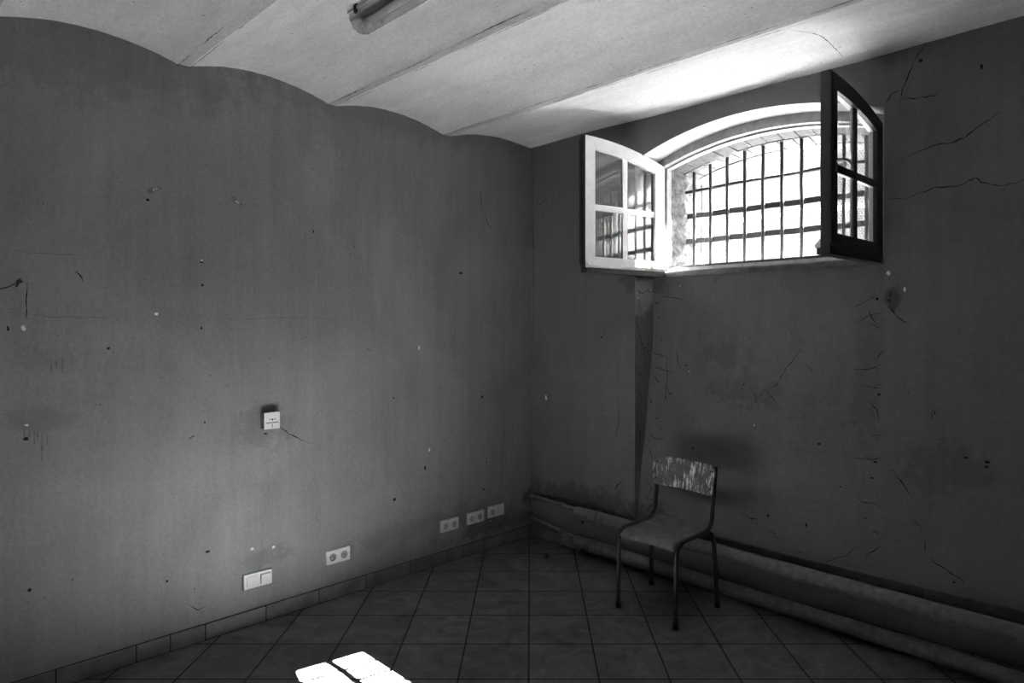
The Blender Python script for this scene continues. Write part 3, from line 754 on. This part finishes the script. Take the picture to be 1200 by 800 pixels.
bx = on_left('control_box', 2.078, 1.095, 'small white square control box halfway up the left wall', 'control box')
mb = MB(); mb.box((-.002,-.043,-.044), (.030,.043,.044), .002, 1); mb.done('housing', 'aged_plastic', bx)
mb = MB(); mb.box((.0295,-.0445,-.0455), (.040,.0445,.0455), .003, 2); mb.done('front_panel', 'white_plastic', bx)
X = .0402
mb = MB(); mb.box((X-.001,-.030,.016), (X+.0012,.030,.036), .001, 1); mb.done('label_window', 'white_plastic', bx)
for shape in ([(.0195,.0075),(.011,.0105),(.011,.0035)], [(.0045,.0105),(-.0045,.0105),(-.0045,.0015),(.0045,.0015)], [(-.0195,.0085),(-.011,.0115),(-.011,.0045)]):
    mb = MB(); mb.prism(shape, X-.0005, X+.0008, lambda a, b, w: (w, a, b)); mb.done('indicator_mark', 'black', bx)
mb = MB(); mb.box((X-.001,-.036,-.0125), (X+.0006,.034,-.0085)); mb.done('card_slot', 'black', bx)
mb = MB(); mb.box((X-.001,-.0032,-.034), (X+.0010,.0032,-.018), .0008, 1); mb.done('symbol_plate', 'aged_plastic', bx)
for z in (-.0205, -.0325):
    mb = MB(); mb.tube([(X,0,z), (X+.0016,0,z)], .0028, 10); mb.done('symbol_dot', 'black', bx)

# small things on the left wall
nl = on_left('wall_nail', 3.186, 1.80, 'bent black nail with a loose cord running off to the left', 'nail')
mb = MB(); mb.tube(smooth_path([(-.01,.002,.006), (.018,.002,.004), (.028,-.004,-.008), (.030,-.013,-.026)]), [.006]*8+[.0045]*10+[.003], 8); mb.done('shank', 'iron', nl)
mb = MB(); mb.tube(smooth_path([(.020,.003,.0), (.012,-.03,-.022), (.006,-.07,-.038), (.004,-.12,-.044), (.004,-.30,-.040)]), .0026, 6); mb.done('cord', 'black', nl)
for nm, t, z, a, lb in (('paper_scrap', 2.655, 2.273, .5, 'torn scrap of taped paper high on the left wall, nearer the left edge'),
                        ('paper_scrap', 2.255, 2.269, -.7, 'torn scrap of taped paper high on the left wall, nearer the middle')):
    o = on_left(nm, t, z, lb, 'paper scrap', 'paper scraps stuck on the left wall')
    R = Matrix.Rotation(a, 4, 'X')
    mb = MB(); n = 6
    P_ = [(-.034,-.012),(-.01,-.014),(.016,-.008),(.034,-.013),(.030,.010),(.006,.009),(-.012,.014),(-.032,.008)]
    mb.prism([(p[0], p[1]) for p in P_], .0005, .0018, lambda u, v_, w: R @ Vector((w + .006*max(0, u/.034)**2, u, v_)))
    mb.done('scrap', 'drip', o)
    mb = MB(); mb.prism([(-.006,-.008),(.018,-.003),(.014,.006),(-.004,.005)], .002, .006, lambda u, v_, w: R @ Vector((w + .004*max(0, u/.03), u, v_))); mb.done('torn_edge', 'paper', o)

# dry leaf and crumbs on the floor
lf = MB(); n = 10
mid_ = [(.395 + .06*k/n, -.235 - .065*k/n) for k in range(n+1)]
for k in range(n):
    def pt(k, side):
        u = k/n; w = .016*math.sin(PI*u)*(1+.5*math.sin(u*9)); x, y = mid_[k]
        return (x + side*w*.7, y + side*w*.7, .004 + .008*abs(side)*math.sin(PI*u) + .003*math.sin(u*7))
    for sd in (-1, 1):
        A_, B_, C_, D_ = pt(k,0), pt(k+1,0), pt(k+1,sd), pt(k,sd)
        lf.face([A_, B_, C_, D_] if C_ != D_ else [A_, B_, C_])
me = lf
o = me.done('dry_leaf', 'leaf', normals=False); o.location = (0, 0, -.0015); tag(o, 'dark curled dry leaf on the floor tiles near the room corner', 'leaf')
md = o.modifiers.new('thickness', 'SOLIDIFY'); md.thickness = .0015

# ------------------------------------------------------------------ ceiling light
lx, ly = 1.07, -2.115
LZ = 2.965
lt = tag(empty('ceiling_light', (lx, ly, LZ)), 'fluorescent batten light with a clear ribbed cover under the vaulted ceiling', 'ceiling light')
LEN = 1.28
mb = MB(); mb.prism([(-.045,.03),(-.045,-.006),(-.036,-.012),(.036,-.012),(.045,-.006),(.045,.03)], .0, LEN, lambda a, b, w: (w, a, b)); mb.done('tray', 'tray', lt)
oc = [(-.058,-.008),(-.060,-.030),(-.040,-.066),(-.012,-.078),(.012,-.078),(.040,-.066),(.060,-.030),(.058,-.008)]
mb = MB()
def shell(poly, x0, x1):
    A = [mb.v(x0,*p) for p in poly]; B = [mb.v(x1,*p) for p in poly]
    for k in range(len(poly)-1): mb.face([A[k],A[k+1],B[k+1],B[k]])
    C = [mb.v(x0-.0,p[0]*.9,p[1]*.9) for p in poly]
rib = []
for (a, b), (c, d) in zip(oc, oc[1:]):
    k = 4
    for j in range(k): rib.append((a+(c-a)*j/k, b+(d-b)*j/k - (.003 if j % 2 else 0)))
rib.append(oc[-1])
shell(rib, -.004, LEN+.004)
for x0 in (-.004, LEN+.004): mb.face([(x0, *p) for p in oc])
mb.done('diffuser', 'diffuser', lt)
mb = MB()
mb.prism([(-.066,.000),(-.066,-.012),(.066,-.012),(.066,.000)], -.008, LEN+.008, lambda a, b, w: (w, a, b)); mb.done('gasket_rim', 'aged_plastic', lt)
for y0 in (.0,):
    mb = MB(); mb.tube([(.05,y0,-.036), (LEN-.05,y0,-.036)], .013, 16); tb = mb.done('lamp_tube', 'fluo', lt)
    for x0, x1 in ((.036,.07), (LEN-.07,LEN-.036)):
        mb = MB(); mb.tube([(x0,y0,-.036), (x1,y0,-.036)], .0138, 16); mb.done('tube_cap', 'steel', tb)
for x0 in (.05, .62, LEN-.06):
    for sd in (-1, 1):
        mb = MB(); mb.prism([(.060*sd,-.030),(.069*sd,-.028),(.071*sd,.004),(.060*sd,.016),(.050*sd,.012),(.062*sd,.0)], x0, x0+.016, lambda a, b, w: (w, a, b)); mb.done('clip', 'black', lt)

# ------------------------------------------------------------------ light: sun and sky through the window
sd = bpy.data.lights.new('sun', 'SUN'); so = bpy.data.objects.new('sun', sd); COL.objects.link(so)
so.rotation_euler = Vector((-.180, -1, -.935)).to_track_quat('-Z', 'Y').to_euler(); so.location = (2.5, 4, 6)
sd.energy = 93.0; sd.angle = math.radians(.26)
w = bpy.data.worlds.new('sky'); S.world = w; w.use_nodes = True
bg = w.node_tree.nodes['Background']; bg.inputs[0].default_value = (1, 1, 1, 1); bg.inputs[1].default_value = .078

# ------------------------------------------------------------------ camera
cd = bpy.data.cameras.new('camera'); co = bpy.data.objects.new('camera', cd); COL.objects.link(co)
co.location = (3.677, -3.677, 1.6); co.rotation_euler = (PI/2, 0, PI/4)
cd.sensor_width = 36; cd.lens = 790/1200*36; cd.shift_x = -22/1200; cd.shift_y = -16/1200; cd.clip_start = .02
S.camera = co
S.view_settings.view_transform = 'Standard'; S.view_settings.look = 'None'; S.view_settings.gamma = 1; S.view_settings.use_curve_mapping = False
S.view_settings.exposure = 4.0
S.cycles.use_denoising = True; S.cycles.max_bounces = 14; S.cycles.diffuse_bounces = 8; S.cycles.transparent_max_bounces = 16
S.cycles.caustics_reflective = False; S.cycles.caustics_refractive = False; S.cycles.blur_glossy = .5
S.cycles.sample_clamp_indirect = 0
